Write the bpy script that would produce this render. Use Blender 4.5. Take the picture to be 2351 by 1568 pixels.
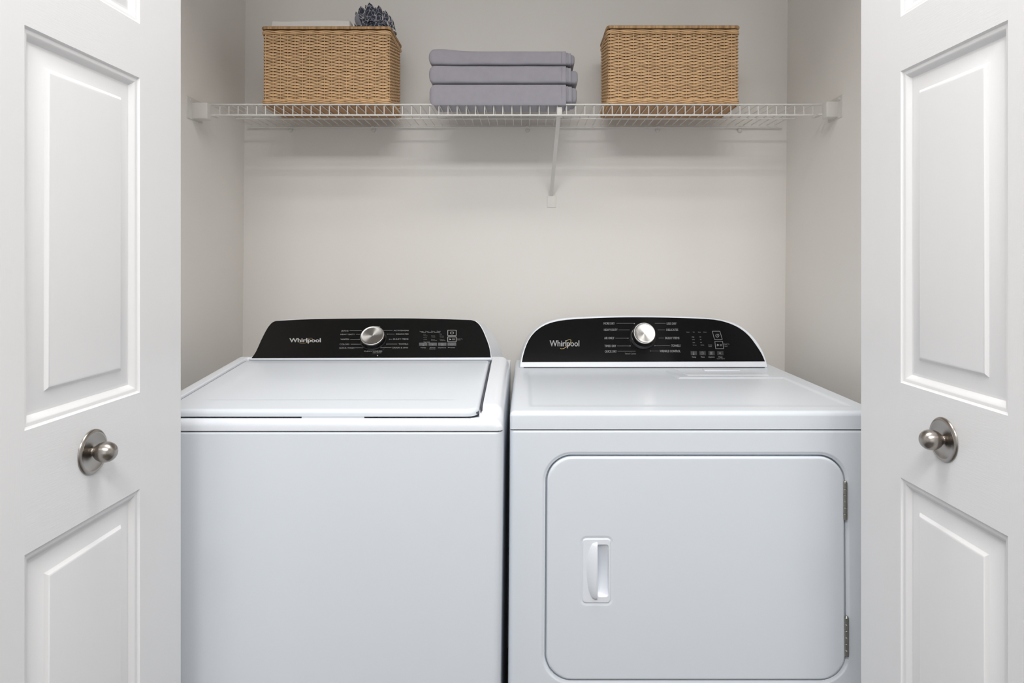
import bpy, bmesh, math, random
import numpy as np
from mathutils import Vector, Matrix

for _o in list(bpy.data.objects):
    bpy.data.objects.remove(_o)
SC = bpy.context.scene
COL = SC.collection
random.seed(7)

# ------------------------------------------------------------------ camera, world, lights, exposure
F, VX, VY, CZ = 1567.0, 1207.0, 598.0, 1.22          # focal length in px, vanishing point, eye height
cam = bpy.data.cameras.new('camera')
cam.sensor_width = 36.0
cam.lens = F / 2351 * 36.0
cam.shift_x = -(VX - 1175.5) / 2351
cam.shift_y = -(784 - VY) / 2351
cam.clip_start = 0.02
camo = bpy.data.objects.new('camera', cam)
camo.location = (0, 0, CZ)
camo.rotation_euler = (math.pi / 2, 0, 0)
COL.objects.link(camo)
SC.camera = camo

w = bpy.data.worlds.new('world'); SC.world = w
w.use_nodes = True
w.node_tree.nodes['Background'].inputs[0].default_value = (0.9, 0.95, 1.0, 1)
w.node_tree.nodes['Background'].inputs[1].default_value = 0.3


def area(name, loc, rot, sx, sy, power, col=(1, 1, 1)):
    l = bpy.data.lights.new(name, 'AREA')
    l.shape = 'RECTANGLE'; l.size = sx; l.size_y = sy; l.energy = power; l.color = col
    o = bpy.data.objects.new(name, l)
    o.location = loc; o.rotation_euler = rot
    COL.objects.link(o)
    return o


area('near_ceiling_light', (0.0, 0.84, 2.67), (0, 0, 0), 1.1, 0.45, 18, (1.0, 0.985, 0.96))
area('added_hall_fill', (0.0, -0.78, 2.67), (0, 0, 0), 1.6, 0.5, 66, (1.0, 0.985, 0.965))  # fill added up high in the hall to brighten the upper closet
area('added_rear_fill', (-0.2, -2.35, 1.55), (math.radians(90), 0, 0), 2.4, 1.6, 7, (0.84, 0.94, 1.0))  # added soft fill from behind the camera, no window modelled

SC.view_settings.view_transform = 'Standard'
SC.view_settings.look = 'None'
SC.view_settings.gamma = 1
SC.view_settings.use_curve_mapping = False
SC.view_settings.exposure = 0.12
SC.cycles.use_denoising = True
SC.cycles.max_bounces = 10
SC.cycles.diffuse_bounces = 6
SC.cycles.glossy_bounces = 5
SC.cycles.caustics_reflective = False
SC.cycles.caustics_refractive = False


# ------------------------------------------------------------------ materials
def mat(name, col, rough=0.5, metal=0.0, coat=0.0, var=0.0, vscale=20.0, bump=0.0, bscale=200.0,
        stretch=(1, 1, 1), aniso=0.0, radial=False, spec=0.5, sheen=0.0, bdist=0.001):
    m = bpy.data.materials.new(name); m.use_nodes = True
    nt = m.node_tree; N = nt.nodes; L = nt.links
    b = N['Principled BSDF']
    b.inputs['Base Color'].default_value = (*col, 1)
    b.inputs['Roughness'].default_value = rough
    b.inputs['Metallic'].default_value = metal
    b.inputs['Coat Weight'].default_value = coat
    b.inputs['Coat Roughness'].default_value = 0.12
    b.inputs['Specular IOR Level'].default_value = spec
    b.inputs['Sheen Weight'].default_value = sheen
    tc = N.new('ShaderNodeTexCoord')
    mp = N.new('ShaderNodeMapping')
    mp.inputs['Scale'].default_value = stretch
    L.new(tc.outputs['Object'], mp.inputs['Vector'])
    if var > 0:
        nz = N.new('ShaderNodeTexNoise'); nz.inputs['Scale'].default_value = vscale; nz.inputs['Detail'].default_value = 3
        L.new(mp.outputs[0], nz.inputs['Vector'])
        r = N.new('ShaderNodeValToRGB')
        r.color_ramp.elements[0].position = 0.3; r.color_ramp.elements[1].position = 0.7
        r.color_ramp.elements[0].color = (*[c * (1 - var) for c in col], 1)
        r.color_ramp.elements[1].color = (*[min(1, c * (1 + var)) for c in col], 1)
        L.new(nz.outputs['Fac'], r.inputs[0]); L.new(r.outputs[0], b.inputs['Base Color'])
    if bump > 0:
        n2 = N.new('ShaderNodeTexNoise'); n2.inputs['Scale'].default_value = bscale; n2.inputs['Detail'].default_value = 4
        L.new(mp.outputs[0], n2.inputs['Vector'])
        bp = N.new('ShaderNodeBump'); bp.inputs['Strength'].default_value = bump; bp.inputs['Distance'].default_value = bdist
        L.new(n2.outputs['Fac'], bp.inputs['Height']); L.new(bp.outputs[0], b.inputs['Normal'])
    if aniso > 0:
        b.inputs['Anisotropic'].default_value = aniso
        tg = N.new('ShaderNodeTangent'); tg.direction_type = 'RADIAL'; tg.axis = 'Z'
        L.new(tg.outputs[0], b.inputs['Tangent'])
    return m


M = {}
M['wall'] = mat('closet_wall_paint', (0.80, 0.772, 0.738), 0.7, var=0.01, vscale=3, bump=0.12, bscale=260, bdist=0.0006)
M['hall'] = mat('hall_wall_paint', (0.62, 0.615, 0.61), 0.8, var=0.01, vscale=3)
M['ceil'] = mat('ceiling_paint', (0.8, 0.8, 0.79), 0.85, var=0.01, vscale=3)
M['floor'] = mat('floor_planks', (0.07, 0.06, 0.055), 0.5, var=0.25, vscale=6, stretch=(1, 8, 1))
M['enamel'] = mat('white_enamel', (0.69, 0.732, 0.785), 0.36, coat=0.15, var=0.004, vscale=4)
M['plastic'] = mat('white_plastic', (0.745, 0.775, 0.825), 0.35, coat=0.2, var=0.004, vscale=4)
M['black'] = mat('black_glossy_panel', (0.007, 0.007, 0.0075), 0.10, var=0.05, vscale=5, spec=0.10)
M['blackw'] = mat('black_panel_washer', (0.007, 0.007, 0.007), 0.14, var=0.05, vscale=5, spec=0.22)
M['darkplastic'] = mat('black_dial_plastic', (0.006, 0.006, 0.007), 0.18, var=0.05, vscale=5)
M['dialmetal'] = mat('spun_metal', (0.50, 0.49, 0.475), 0.28, 1.0, var=0.04, vscale=10, aniso=0.85)
M['chrome'] = mat('chrome_rim', (0.75, 0.75, 0.75), 0.12, 1.0, var=0.02, vscale=10)
M['nickel'] = mat('brushed_nickel', (0.40, 0.37, 0.34), 0.28, 1.0, var=0.04, vscale=30, bump=0.05, bscale=400, bdist=0.0002)
M['hinge'] = mat('hinge_metal', (0.42, 0.42, 0.38), 0.35, 1.0, var=0.06, vscale=60)
M['ink'] = mat('printed_white', (0.34, 0.34, 0.34), 0.6, var=0.02)
M['ink2'] = mat('printed_logo', (0.62, 0.62, 0.62), 0.5, var=0.02)
M['inkdim'] = mat('printed_grey', (0.20, 0.20, 0.20), 0.6, var=0.02)
M['gold'] = mat('printed_gold', (0.50, 0.36, 0.10), 0.4, var=0.05)
M['golddim'] = mat('printed_bronze', (0.20, 0.13, 0.06), 0.4, var=0.05)
M['key'] = mat('grey_touch_key', (0.085, 0.085, 0.09), 0.35, var=0.05)
M['keydark'] = mat('dark_touch_key', (0.016, 0.016, 0.017), 0.3, var=0.05)
M['gapshade'] = mat('lid_gap_shade_grey', (0.07, 0.072, 0.09), 0.7, var=0.05)  # dark grey that paints shade into the washer lid gap
M['gap'] = mat('dark_seam', (0.02, 0.022, 0.026), 0.7, var=0.05)
M['wire'] = mat('white_coated_wire', (0.74, 0.73, 0.70), 0.35, var=0.01)
M['bracket'] = mat('white_bracket_plastic', (0.68, 0.66, 0.63), 0.45, var=0.01)
M['towel'] = mat('lavender_grey_cotton', (0.33, 0.315, 0.355), 0.9, var=0.03, vscale=60, bump=0.25, bscale=900, sheen=0.15, bdist=0.0006)
M['towel_d'] = mat('lavender_grey_cotton_inner', (0.31, 0.305, 0.34), 0.9, var=0.03, vscale=60, bump=0.25, bscale=900, bdist=0.0006)
M['linen'] = mat('white_linen', (0.80, 0.76, 0.72), 0.9, var=0.015, vscale=40, bump=0.2, bscale=700, bdist=0.0005)
M['wicker'] = mat('honey_wicker', (0.70, 0.463, 0.25), 0.55, var=0.16, vscale=45, stretch=(1, 1, 3), bump=0.2, bscale=300, bdist=0.0005)
M['stake'] = mat('wicker_stakes', (0.66, 0.43, 0.215), 0.55, var=0.15, vscale=45)
M['rim'] = mat('wrapped_cane_rim', (0.48, 0.29, 0.135), 0.5, var=0.40, vscale=150, stretch=(1, 0.6, 0.05))
M['weaveshade'] = mat('weave_gap_shade', (0.10, 0.048, 0.017), 0.9, var=0.2, vscale=30)  # dark brown standing in for shade between the wicker strands
M['board'] = mat('basket_underside', (0.42, 0.24, 0.12), 0.7, var=0.12, vscale=20, stretch=(1, 4, 1))


def door_mat(name, stretch):
    return mat(name, (0.80, 0.80, 0.81), 0.42, coat=0.1, var=0.004, vscale=3, bump=0.09, bscale=75, stretch=stretch, bdist=0.0012)


M['door_v'] = door_mat('door_paint_upright_grain', (9, 9, 0.7))
M['door_h'] = door_mat('door_paint_level_grain', (9, 0.7, 9))


def scarf_mat():
    m = bpy.data.materials.new('navy_white_patterned_cloth'); m.use_nodes = True
    nt = m.node_tree; N = nt.nodes; L = nt.links; b = N['Principled BSDF']
    b.inputs['Roughness'].default_value = 0.75
    tc = N.new('ShaderNodeTexCoord')
    mp = N.new('ShaderNodeMapping'); mp.inputs['Scale'].default_value = (1.0, 1.0, 0.55)
    nz = N.new('ShaderNodeTexNoise'); nz.inputs['Scale'].default_value = 30
    mx = N.new('ShaderNodeVectorMath'); mx.operation = 'SCALE'; mx.inputs['Scale'].default_value = 0.012
    ad = N.new('ShaderNodeVectorMath'); ad.operation = 'ADD'
    L.new(tc.outputs['Object'], mp.inputs[0]); L.new(mp.outputs[0], nz.inputs['Vector'])
    L.new(nz.outputs['Color'], mx.inputs[0]); L.new(mx.outputs[0], ad.inputs[0]); L.new(mp.outputs[0], ad.inputs[1])
    v = N.new('ShaderNodeTexVoronoi'); v.feature = 'DISTANCE_TO_EDGE'; v.inputs['Scale'].default_value = 88
    L.new(ad.outputs[0], v.inputs['Vector'])
    r = N.new('ShaderNodeValToRGB')
    e = r.color_ramp.elements
    e[0].position = 0.0; e[0].color = (0.50, 0.50, 0.56, 1)
    e[1].position = 0.05; e[1].color = (0.030, 0.034, 0.052, 1)
    k = e.new(0.022); k.color = (0.36, 0.36, 0.41, 1)
    L.new(v.outputs['Distance'], r.inputs[0])
    n2 = N.new('ShaderNodeTexNoise'); n2.inputs['Scale'].default_value = 26
    L.new(tc.outputs['Object'], n2.inputs['Vector'])
    r2 = N.new('ShaderNodeValToRGB'); r2.color_ramp.elements[0].position = 0.55; r2.color_ramp.elements[1].position = 0.68
    L.new(n2.outputs['Fac'], r2.inputs[0])
    mix = N.new('ShaderNodeMix'); mix.data_type = 'RGBA'
    L.new(r2.outputs[0], mix.inputs['Factor']); L.new(r.outputs[0], mix.inputs['A'])
    mix.inputs['B'].default_value = (0.17, 0.165, 0.19, 1)
    L.new(mix.outputs['Result'], b.inputs['Base Color'])
    return m


M['scarf'] = scarf_mat()
M['scarf_l'] = mat('grey_lining_cloth', (0.23, 0.225, 0.25), 0.8, var=0.15, vscale=50)

# ------------------------------------------------------------------ object helpers
WORLD = {}


def empty(name, loc, label, cat, group=None, kind=None):
    o = bpy.data.objects.new(name, None); COL.objects.link(o)
    o.empty_display_size = 0.05
    o.location = loc; WORLD[o.name] = Vector(loc)
    tag(o, label, cat, group, kind)
    return o


def tag(o, label=None, cat=None, group=None, kind=None):
    if label: o['label'] = label
    if cat: o['category'] = cat
    if group: o['group'] = group
    if kind: o['kind'] = kind
    return o


def mesh(name, verts, faces, m, parent=None, smooth=True, angle=35, mats=None, fm=None, origin=None, label=None):
    V = np.array([tuple(v) for v in verts], dtype=float)
    if origin is None:
        origin = ((V[:, 0].min() + V[:, 0].max()) / 2, (V[:, 1].min() + V[:, 1].max()) / 2, V[:, 2].min())
    O = np.array(origin, dtype=float)
    me = bpy.data.meshes.new(name)
    me.from_pydata([tuple(v) for v in (V - O)], [], [tuple(f) for f in faces])
    for mm in (mats or [m]):
        me.materials.append(mm)
    if fm is not None:
        me.polygons.foreach_set('material_index', fm)
    bm = bmesh.new(); bm.from_mesh(me)
    bmesh.ops.recalc_face_normals(bm, faces=bm.faces)
    bm.to_mesh(me); bm.free()
    if smooth:
        me.polygons.foreach_set('use_smooth', [True] * len(me.polygons))
        me.set_sharp_from_angle(angle=math.radians(angle))
    me.update()
    o = bpy.data.objects.new(name, me); COL.objects.link(o)
    WORLD[o.name] = Vector(O)
    if parent is not None:
        o.parent = parent
        o.location = Vector(O) - WORLD[parent.name]
    else:
        o.location = Vector(O)
    if label: o['label'] = label
    return o


class MB:
    """collects geometry"""
    def __init__(s):
        s.v = []; s.f = []
    def add(s, V, Fs):
        n = len(s.v); s.v += [tuple(v) for v in V]; s.f += [tuple(i + n for i in f) for f in Fs]
    def box(s, x0, x1, y0, y1, z0, z1):
        V = [(x0, y0, z0), (x1, y0, z0), (x1, y1, z0), (x0, y1, z0), (x0, y0, z1), (x1, y0, z1), (x1, y1, z1), (x0, y1, z1)]
        s.add(V, [(0, 3, 2, 1), (4, 5, 6, 7), (0, 1, 5, 4), (1, 2, 6, 5), (2, 3, 7, 6), (3, 0, 4, 7)])
    def tube(s, pts, r, n=6, closed=False, rz=None):
        P = [Vector(p) for p in pts]; V = []; k = len(P)
        for i, p in enumerate(P):
            if closed:
                t = P[(i + 1) % k] - P[i - 1]
            else:
                t = P[min(i + 1, k - 1)] - P[max(i - 1, 0)]
            t.normalize()
            up = Vector((0, 0, 1)) if abs(t.z) < 0.9 else Vector((0, 1, 0))
            a = t.cross(up).normalized(); b = a.cross(t).normalized()
            for j in range(n):
                th = 2 * math.pi * j / n
                V.append(p + a * (r * math.cos(th)) + b * ((rz or r) * math.sin(th)))
        Fs = []
        for i in range(k if closed else k - 1):
            i2 = (i + 1) % k
            for j in range(n):
                j2 = (j + 1) % n
                Fs.append((i * n + j, i * n + j2, i2 * n + j2, i2 * n + j))
        if not closed:
            Fs.append(tuple(range(n - 1, -1, -1))); Fs.append(tuple((k - 1) * n + j for j in range(n)))
        s.add(V, Fs)
    def lathe(s, prof, o, axis, n=32):
        """prof: (radius, height along axis)"""
        ax = Vector(axis).normalized()
        up = Vector((0, 0, 1)) if abs(ax.z) < 0.9 else Vector((0, 1, 0))
        a = ax.cross(up).normalized(); b = a.cross(ax)
        o = Vector(o); V = []; Fs = []
        for (r, h) in prof:
            for j in range(n):
                th = 2 * math.pi * j / n
                V.append(o + ax * h + a * (r * math.cos(th)) + b * (r * math.sin(th)))
        for i in range(len(prof) - 1):
            for j in range(n):
                j2 = (j + 1) % n
                Fs.append((i * n + j, i * n + j2, (i + 1) * n + j2, (i + 1) * n + j))
        Fs.append(tuple(range(n - 1, -1, -1))); Fs.append(tuple((len(prof) - 1) * n + j for j in range(n)))
        s.add(V, Fs)
    def build(s, name, m, parent=None, **k):
        return mesh(name, s.v, s.f, m, parent, **k)


def rbox(name, x0, x1, y0, y1, z0, z1, r, m, parent=None, seg=3, **k):
    bm = bmesh.new()
    bmesh.ops.create_cube(bm, size=1)
    for v in bm.verts:
        v.co = Vector(((x0 + x1) / 2 + v.co.x * (x1 - x0), (y0 + y1) / 2 + v.co.y * (y1 - y0), (z0 + z1) / 2 + v.co.z * (z1 - z0)))
    if r > 0:
        bmesh.ops.bevel(bm, geom=list(bm.edges), offset=r, segments=seg, profile=0.5, affect='EDGES')
    V = [v.co.copy() for v in bm.verts]
    bm.verts.index_update()
    Fs = [tuple(v.index for v in f.verts) for f in bm.faces]
    bm.free()
    return mesh(name, V, Fs, m, parent, **k)


def P(px, py, D):
    return Vector(((px - VX) / F * D, D, CZ - (py - VY) / F * D))


def on_plane(px, py, p0, n):
    d = Vector(((px - VX) / F, 1.0, -(py - VY) / F))
    c = Vector((0, 0, CZ))
    t = (Vector(p0) - c).dot(n) / d.dot(n)
    return c + d * t


def lines(a, b, step, dense=()):
    L = list(np.arange(a, b, step)) + [b]
    for (c, w_, st) in dense:
        L = [x for x in L if abs(x - c) > w_]
        L += [x for x in np.arange(c - w_, c + w_ + st / 2, st)]
    L = sorted(x for x in set(round(x, 6) for x in L) if a <= x <= b)
    if L[0] != a: L.insert(0, a)
    if L[-1] != b: L.append(b)
    out = [L[0]]
    for x in L[1:]:
        if x - out[-1] > 1e-5: out.append(x)
    return out


def sstep(x, a, b):
    t = min(1, max(0, (x - a) / (b - a)))
    return t * t * (3 - 2 * t)


def rr_dist(u, v, u0, u1, v0, v1, rf, rb):
    """inside distance (positive) to a rounded rectangle; rf radius at v0 side, rb at v1 side"""
    cu, cv = (u0 + u1) / 2, (v0 + v1) / 2
    r = rf if v < cv else rb
    qx = abs(u - cu) - (u1 - u0) / 2 + r; qy = abs(v - cv) - (v1 - v0) / 2 + r
    return -(math.hypot(max(qx, 0), max(qy, 0)) + min(max(qx, qy), 0) - r)


def arc_drop(d, r):
    if d >= r: return 0.0
    d = max(d, 0)
    return r - math.sqrt(max(0, r * r - (r - d) ** 2))


def slab(u0, u1, v0, v1, rf, rb, us, vs, hfn, hb, mp):
    """grid sheet over a rounded rectangle with a skirt: hfn(u, v, dist) is the height, hb the skirt bottom, mp maps to 3D"""
    V = []; Fs = []; nu = len(us)
    for v in vs:
        ins = 0.0
        if rf > 0 and v - v0 < rf: ins = rf - math.sqrt(max(0, rf * rf - (rf - (v - v0)) ** 2))
        if rb > 0 and v1 - v < rb: ins = rb - math.sqrt(max(0, rb * rb - (rb - (v1 - v)) ** 2))
        for u in us:
            uu = min(max(u, u0 + ins), u1 - ins)
            if uu != u:
                # squash outside columns onto the outline
                uu = uu + (u - uu) * 1e-3
            V.append(mp(uu, v, hfn(uu, v, rr_dist(uu, v, u0, u1, v0, v1, rf, rb))))
    nv = len(vs)
    for i in range(nv - 1):
        for j in range(nu - 1):
            a = i * nu + j
            Fs.append((a, a + 1, a + nu + 1, a + nu))
    ring = [j for j in range(nu)] + [i * nu + nu - 1 for i in range(1, nv)] + [(nv - 1) * nu + j for j in range(nu - 2, -1, -1)] + [i * nu for i in range(nv - 2, 0, -1)]
    base = len(V)
    uv = [(u, v) for v in vs for u in us]
    for idx in ring:
        u, v = uv[idx]; ins = 0.0
        if rf > 0 and v - v0 < rf: ins = rf - math.sqrt(max(0, rf * rf - (rf - (v - v0)) ** 2))
        if rb > 0 and v1 - v < rb: ins = rb - math.sqrt(max(0, rb * rb - (rb - (v1 - v)) ** 2))
        uu = min(max(u, u0 + ins), u1 - ins)
        V.append(mp(uu, v, hb(uu, v) if callable(hb) else hb))
    k = len(ring)
    for i in range(k):
        Fs.append((ring[i], base + i, base + (i + 1) % k, ring[(i + 1) % k]))
    return V, Fs


def crom(pts, sub=4, closed=False):
    P_ = [Vector(p) for p in pts]; n = len(P_); out = []
    rng = range(n if closed else n - 1)
    for i in rng:
        p1, p2 = P_[i], P_[(i + 1) % n]
        p0 = P_[i - 1] if (i > 0 or closed) else p1
        p3 = P_[(i + 2) % n] if (i + 2 < n or closed) else p2
        for k in range(sub):
            t = k / sub
            out.append(0.5 * ((2 * p1) + (p2 - p0) * t + (2 * p0 - 5 * p1 + 4 * p2 - p3) * t * t + (3 * p1 - p0 - 3 * p2 + p3) * t ** 3))
    if not closed: out.append(P_[-1])
    return out


# ------------------------------------------------------------------ the setting
BW = 2.15                     # back wall distance
LEAN = 0.0085


def wx(side, z):              # the closet's side walls lean very slightly, as in the photograph
    return (-0.8905 if side < 0 else 0.8175) + (z - 1.08) * LEAN


def quad_wall(name, pts, m):
    o = mesh(name, pts, [(0, 1, 2, 3)], m, smooth=False)
    return tag(o, kind='structure')


def prism(name, a, b, m):     # two quads joined: a solid wall
    o = mesh(name, list(a) + list(b), [(0, 1, 2, 3), (7, 6, 5, 4), (0, 4, 5, 1), (1, 5, 6, 2), (2, 6, 7, 3), (3, 7, 4, 0)], m, smooth=False)
    return tag(o, kind='structure')


H = 2.70
prism('wall_back', [(wx(-1, 0) - .1, BW, 0), (wx(1, 0) + .1, BW, 0), (wx(1, H) + .1, BW, H), (wx(-1, H) - .1, BW, H)],
      [(wx(-1, 0) - .1, BW + .1, 0), (wx(1, 0) + .1, BW + .1, 0), (wx(1, H) + .1, BW + .1, H), (wx(-1, H) - .1, BW + .1, H)], M['wall'])
for nm, s in (('wall_left', -1), ('wall_right', 1)):
    prism(nm, [(wx(s, 0), 1.27, 0), (wx(s, 0), BW, 0), (wx(s, H), BW, H), (wx(s, H), 1.27, H)],
          [(wx(s, 0) + s * .1, 1.27, 0), (wx(s, 0) + s * .1, BW, 0), (wx(s, H) + s * .1, BW, H), (wx(s, H) + s * .1, 1.27, H)], M['wall'])
fw = MB()
OL, OR, OT = -0.735, 0.715, 2.33
fw.box(-1.9, OL, 1.15, 1.27, 0, H); fw.box(OR, 1.9, 1.15, 1.27, 0, H); fw.box(OL, OR, 1.15, 1.27, OT, H)
tag(fw.build('wall_front', M['hall'], smooth=False), kind='structure')
b = MB(); b.box(-1.9, 1.9, -2.5, BW + .1, -0.1, 0); tag(b.build('floor', M['floor'], smooth=False), kind='structure')
b = MB(); b.box(-1.9, 1.9, -2.5, BW + .1, H, H + .1); tag(b.build('ceiling', M['ceil'], smooth=False), kind='structure')
b = MB(); b.box(-2.0, -1.9, -2.5, 1.27, 0, H); tag(b.build('wall_hall_left', M['hall'], smooth=False), kind='structure')
b = MB(); b.box(1.9, 2.0, -2.5, 1.27, 0, H); tag(b.build('wall_hall_right', M['hall'], smooth=False), kind='structure')
b = MB(); b.box(-2.0, 2.0, -2.6, -2.5, 0, H); tag(b.build('wall_hall_back', M['hall'], smooth=False), kind='structure')


# ------------------------------------------------------------------ folding doors
# profile of a moulded panel: (inset from the recess edge, depth below the face)
PROF = [(0, 0), (0.0012, 0.0018), (0.003, 0.0028), (0.0065, 0.0032), (0.0085, 0.0040), (0.0125, 0.0075), (0.0150, 0.0098),
        (0.0180, 0.0100), (0.0195, 0.0097), (0.0405, 0.0060), (0.0412, 0.0056), (0.0445, 0.0030), (0.0460, 0.0023), (0.0480, 0.0021)]


def make_door(name, far, direction, inward, width, recess_u, zcuts, knob_u, knob_z, label):
    """far: x, y of the far edge; direction: unit (x, y) from far to near; inward: unit normal of the visible face"""
    fx, fy = far; d = Vector((direction[0], direction[1], 0)); n = Vector((inward[0], inward[1], 0))
    O = Vector((fx, fy, 0)); T = 0.034; ZT = 2.30; ZB = 0.012
    def m3(u, z, h): return O + d * u + n * h + Vector((0, 0, z))
    u0, u1 = recess_u
    cells_z = [ZB]
    for (za, zb) in zcuts: cells_z += [za, zb]
    cells_z.append(ZT)
    us = [0, u0, u1, width]
    V = []; Fs = []; fm = []
    def quad(p, mi):
        k = len(V); V.extend(p); Fs.append((k, k + 1, k + 2, k + 3)); fm.append(mi)
    for i in range(3):
        for j in range(len(cells_z) - 1):
            hole = (i == 1 and j % 2 == 1)
            if hole: continue
            a, b_, c, e = us[i], us[i + 1], cells_z[j], cells_z[j + 1]
            quad([m3(a, c, 0), m3(b_, c, 0), m3(b_, e, 0), m3(a, e, 0)], 1 if i == 1 else 0)
    # edges and rear face
    quad([m3(0, ZB, -T), m3(width, ZB, -T), m3(width, ZT, -T), m3(0, ZT, -T)], 0)
    quad([m3(0, ZB, 0), m3(0, ZT, 0), m3(0, ZT, -T), m3(0, ZB, -T)], 0)
    quad([m3(width, ZB, 0), m3(width, ZT, 0), m3(width, ZT, -T), m3(width, ZB, -T)], 0)
    quad([m3(0, ZT, 0), m3(width, ZT, 0), m3(width, ZT, -T), m3(0, ZT, -T)], 0)
    quad([m3(0, ZB, 0), m3(width, ZB, 0), m3(width, ZB, -T), m3(0, ZB, -T)], 0)
    bm = bmesh.new()
    vs = [bm.verts.new(v) for v in V]
    for f, mi in zip(Fs, fm):
        ff = bm.faces.new([vs[i] for i in f]); ff.material_index = mi
    bmesh.ops.remove_doubles(bm, verts=bm.verts, dist=1e-5)
    bm.verts.index_update()
    V2 = [v.co.copy() for v in bm.verts]; F2 = [tuple(v.index for v in f.verts) for f in bm.faces]; fm2 = [f.material_index for f in bm.faces]
    bm.free()
    leaf = mesh(name, V2, F2, None, smooth=False, mats=[M['door_v'], M['door_h']], fm=fm2, origin=(fx, fy, 0))
    tag(leaf, kind='structure', label=label)
    for (za, zb) in zcuts:
        V = []; Fs = []
        for (ins, dep) in PROF:
            V += [m3(u0 + ins, za + ins, -dep), m3(u1 - ins, za + ins, -dep), m3(u1 - ins, zb - ins, -dep), m3(u0 + ins, zb - ins, -dep)]
        for i in range(len(PROF) - 1):
            for j in range(4):
                j2 = (j + 1) % 4
                Fs.append((i * 4 + j, i * 4 + j2, i * 4 + 4 + j2, i * 4 + 4 + j))
        e = (len(PROF) - 1) * 4
        Fs.append((e, e + 1, e + 2, e + 3))
        mesh('raised_panel', V, Fs, M['door_v'], leaf, smooth=True, angle=22)
    kp = m3(knob_u, knob_z, 0)
    b = MB()
    b.lathe([(0.0056, 0.0025), (0.0048, 0.0036), (0.0056, 0.0056)], kp, n, 28)
    prof = []
    for i in range(1, 25):
        a = math.pi * i / 25
        prof.append((0.0145 * math.sin(a) * (1 - 0.08 * math.cos(a)), 0.0180 - 0.0165 * math.cos(a)))
    b.lathe(prof, kp, n, 40)
    kn = b.build('door_knob', M['nickel'], leaf, angle=50, label='brushed nickel egg-shaped knob')
    b = MB()
    b.lathe([(0.0318, 0.0), (0.0318, 0.0012), (0.0305, 0.0026), (0.0272, 0.0036), (0.0262, 0.0034), (0.0255, 0.0030), (0.0160, 0.0026),
             (0.0120, 0.0018), (0.0085, 0.0016), (0.0062, 0.0026), (0.0052, 0.0050)], kp, n, 56)
    b.build('rosette', M['nickel'], kn, angle=50)
    return leaf


K = 0.992
# left leaf
dl = Vector((-0.0147, -1, 0)).normalized(); nl = (-dl.y, dl.x)      # inward normal points to +x
zl = lambda a: CZ + a * K
make_door('door_1', (-0.6166 * K, 1.22 * K), (dl.x, dl.y), (abs(nl[0]), nl[1] if nl[0] > 0 else -nl[1]), 0.492,
          ((1.22 - 1.094) * K, (1.22 - 0.847) * K),
          [(0.17, zl(-0.366)), (zl(-0.2115), zl(0.2925)), (zl(0.379), 2.17)], (1.22 - 0.977) * K, zl(-0.274),
          'white moulded panel folding door leaf on the left with nickel knob')
dr = Vector((0.030, -1, 0)).normalized()
make_door('door_2', (0.5995 * K, 1.22 * K), (dr.x, dr.y), (dr.y, -dr.x), 0.480,
          ((1.22 - 1.098) * K, (1.22 - 0.8635) * K),
          [(0.17, zl(-0.349)), (zl(-0.1965), zl(0.3045)), (zl(0.392), 2.17)], (1.22 - 0.990) * K, zl(-0.260),
          'white moulded panel folding door leaf on the right with nickel knob')

# ------------------------------------------------------------------ printing on the control panels
_probe = bpy.data.curves.new('probe', 'FONT')


def glyphs(s):
    c = bpy.data.curves.new('t', 'FONT'); c.body = s; c.resolution_u = 3
    o = bpy.data.objects.new('t', c); COL.objects.link(o)
    bpy.context.view_layer.update()
    me = bpy.data.meshes.new_from_object(o.evaluated_get(bpy.context.evaluated_depsgraph_get()))
    V = [(v.co.x, v.co.y) for v in me.vertices]; Fs = [tuple(p.vertices) for p in me.polygons]
    bpy.data.objects.remove(o); bpy.data.curves.remove(c); bpy.data.meshes.remove(me)
    return V, Fs


_hV, _ = glyphs('H'); CAPH = max(v[1] for v in _hV)


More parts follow.
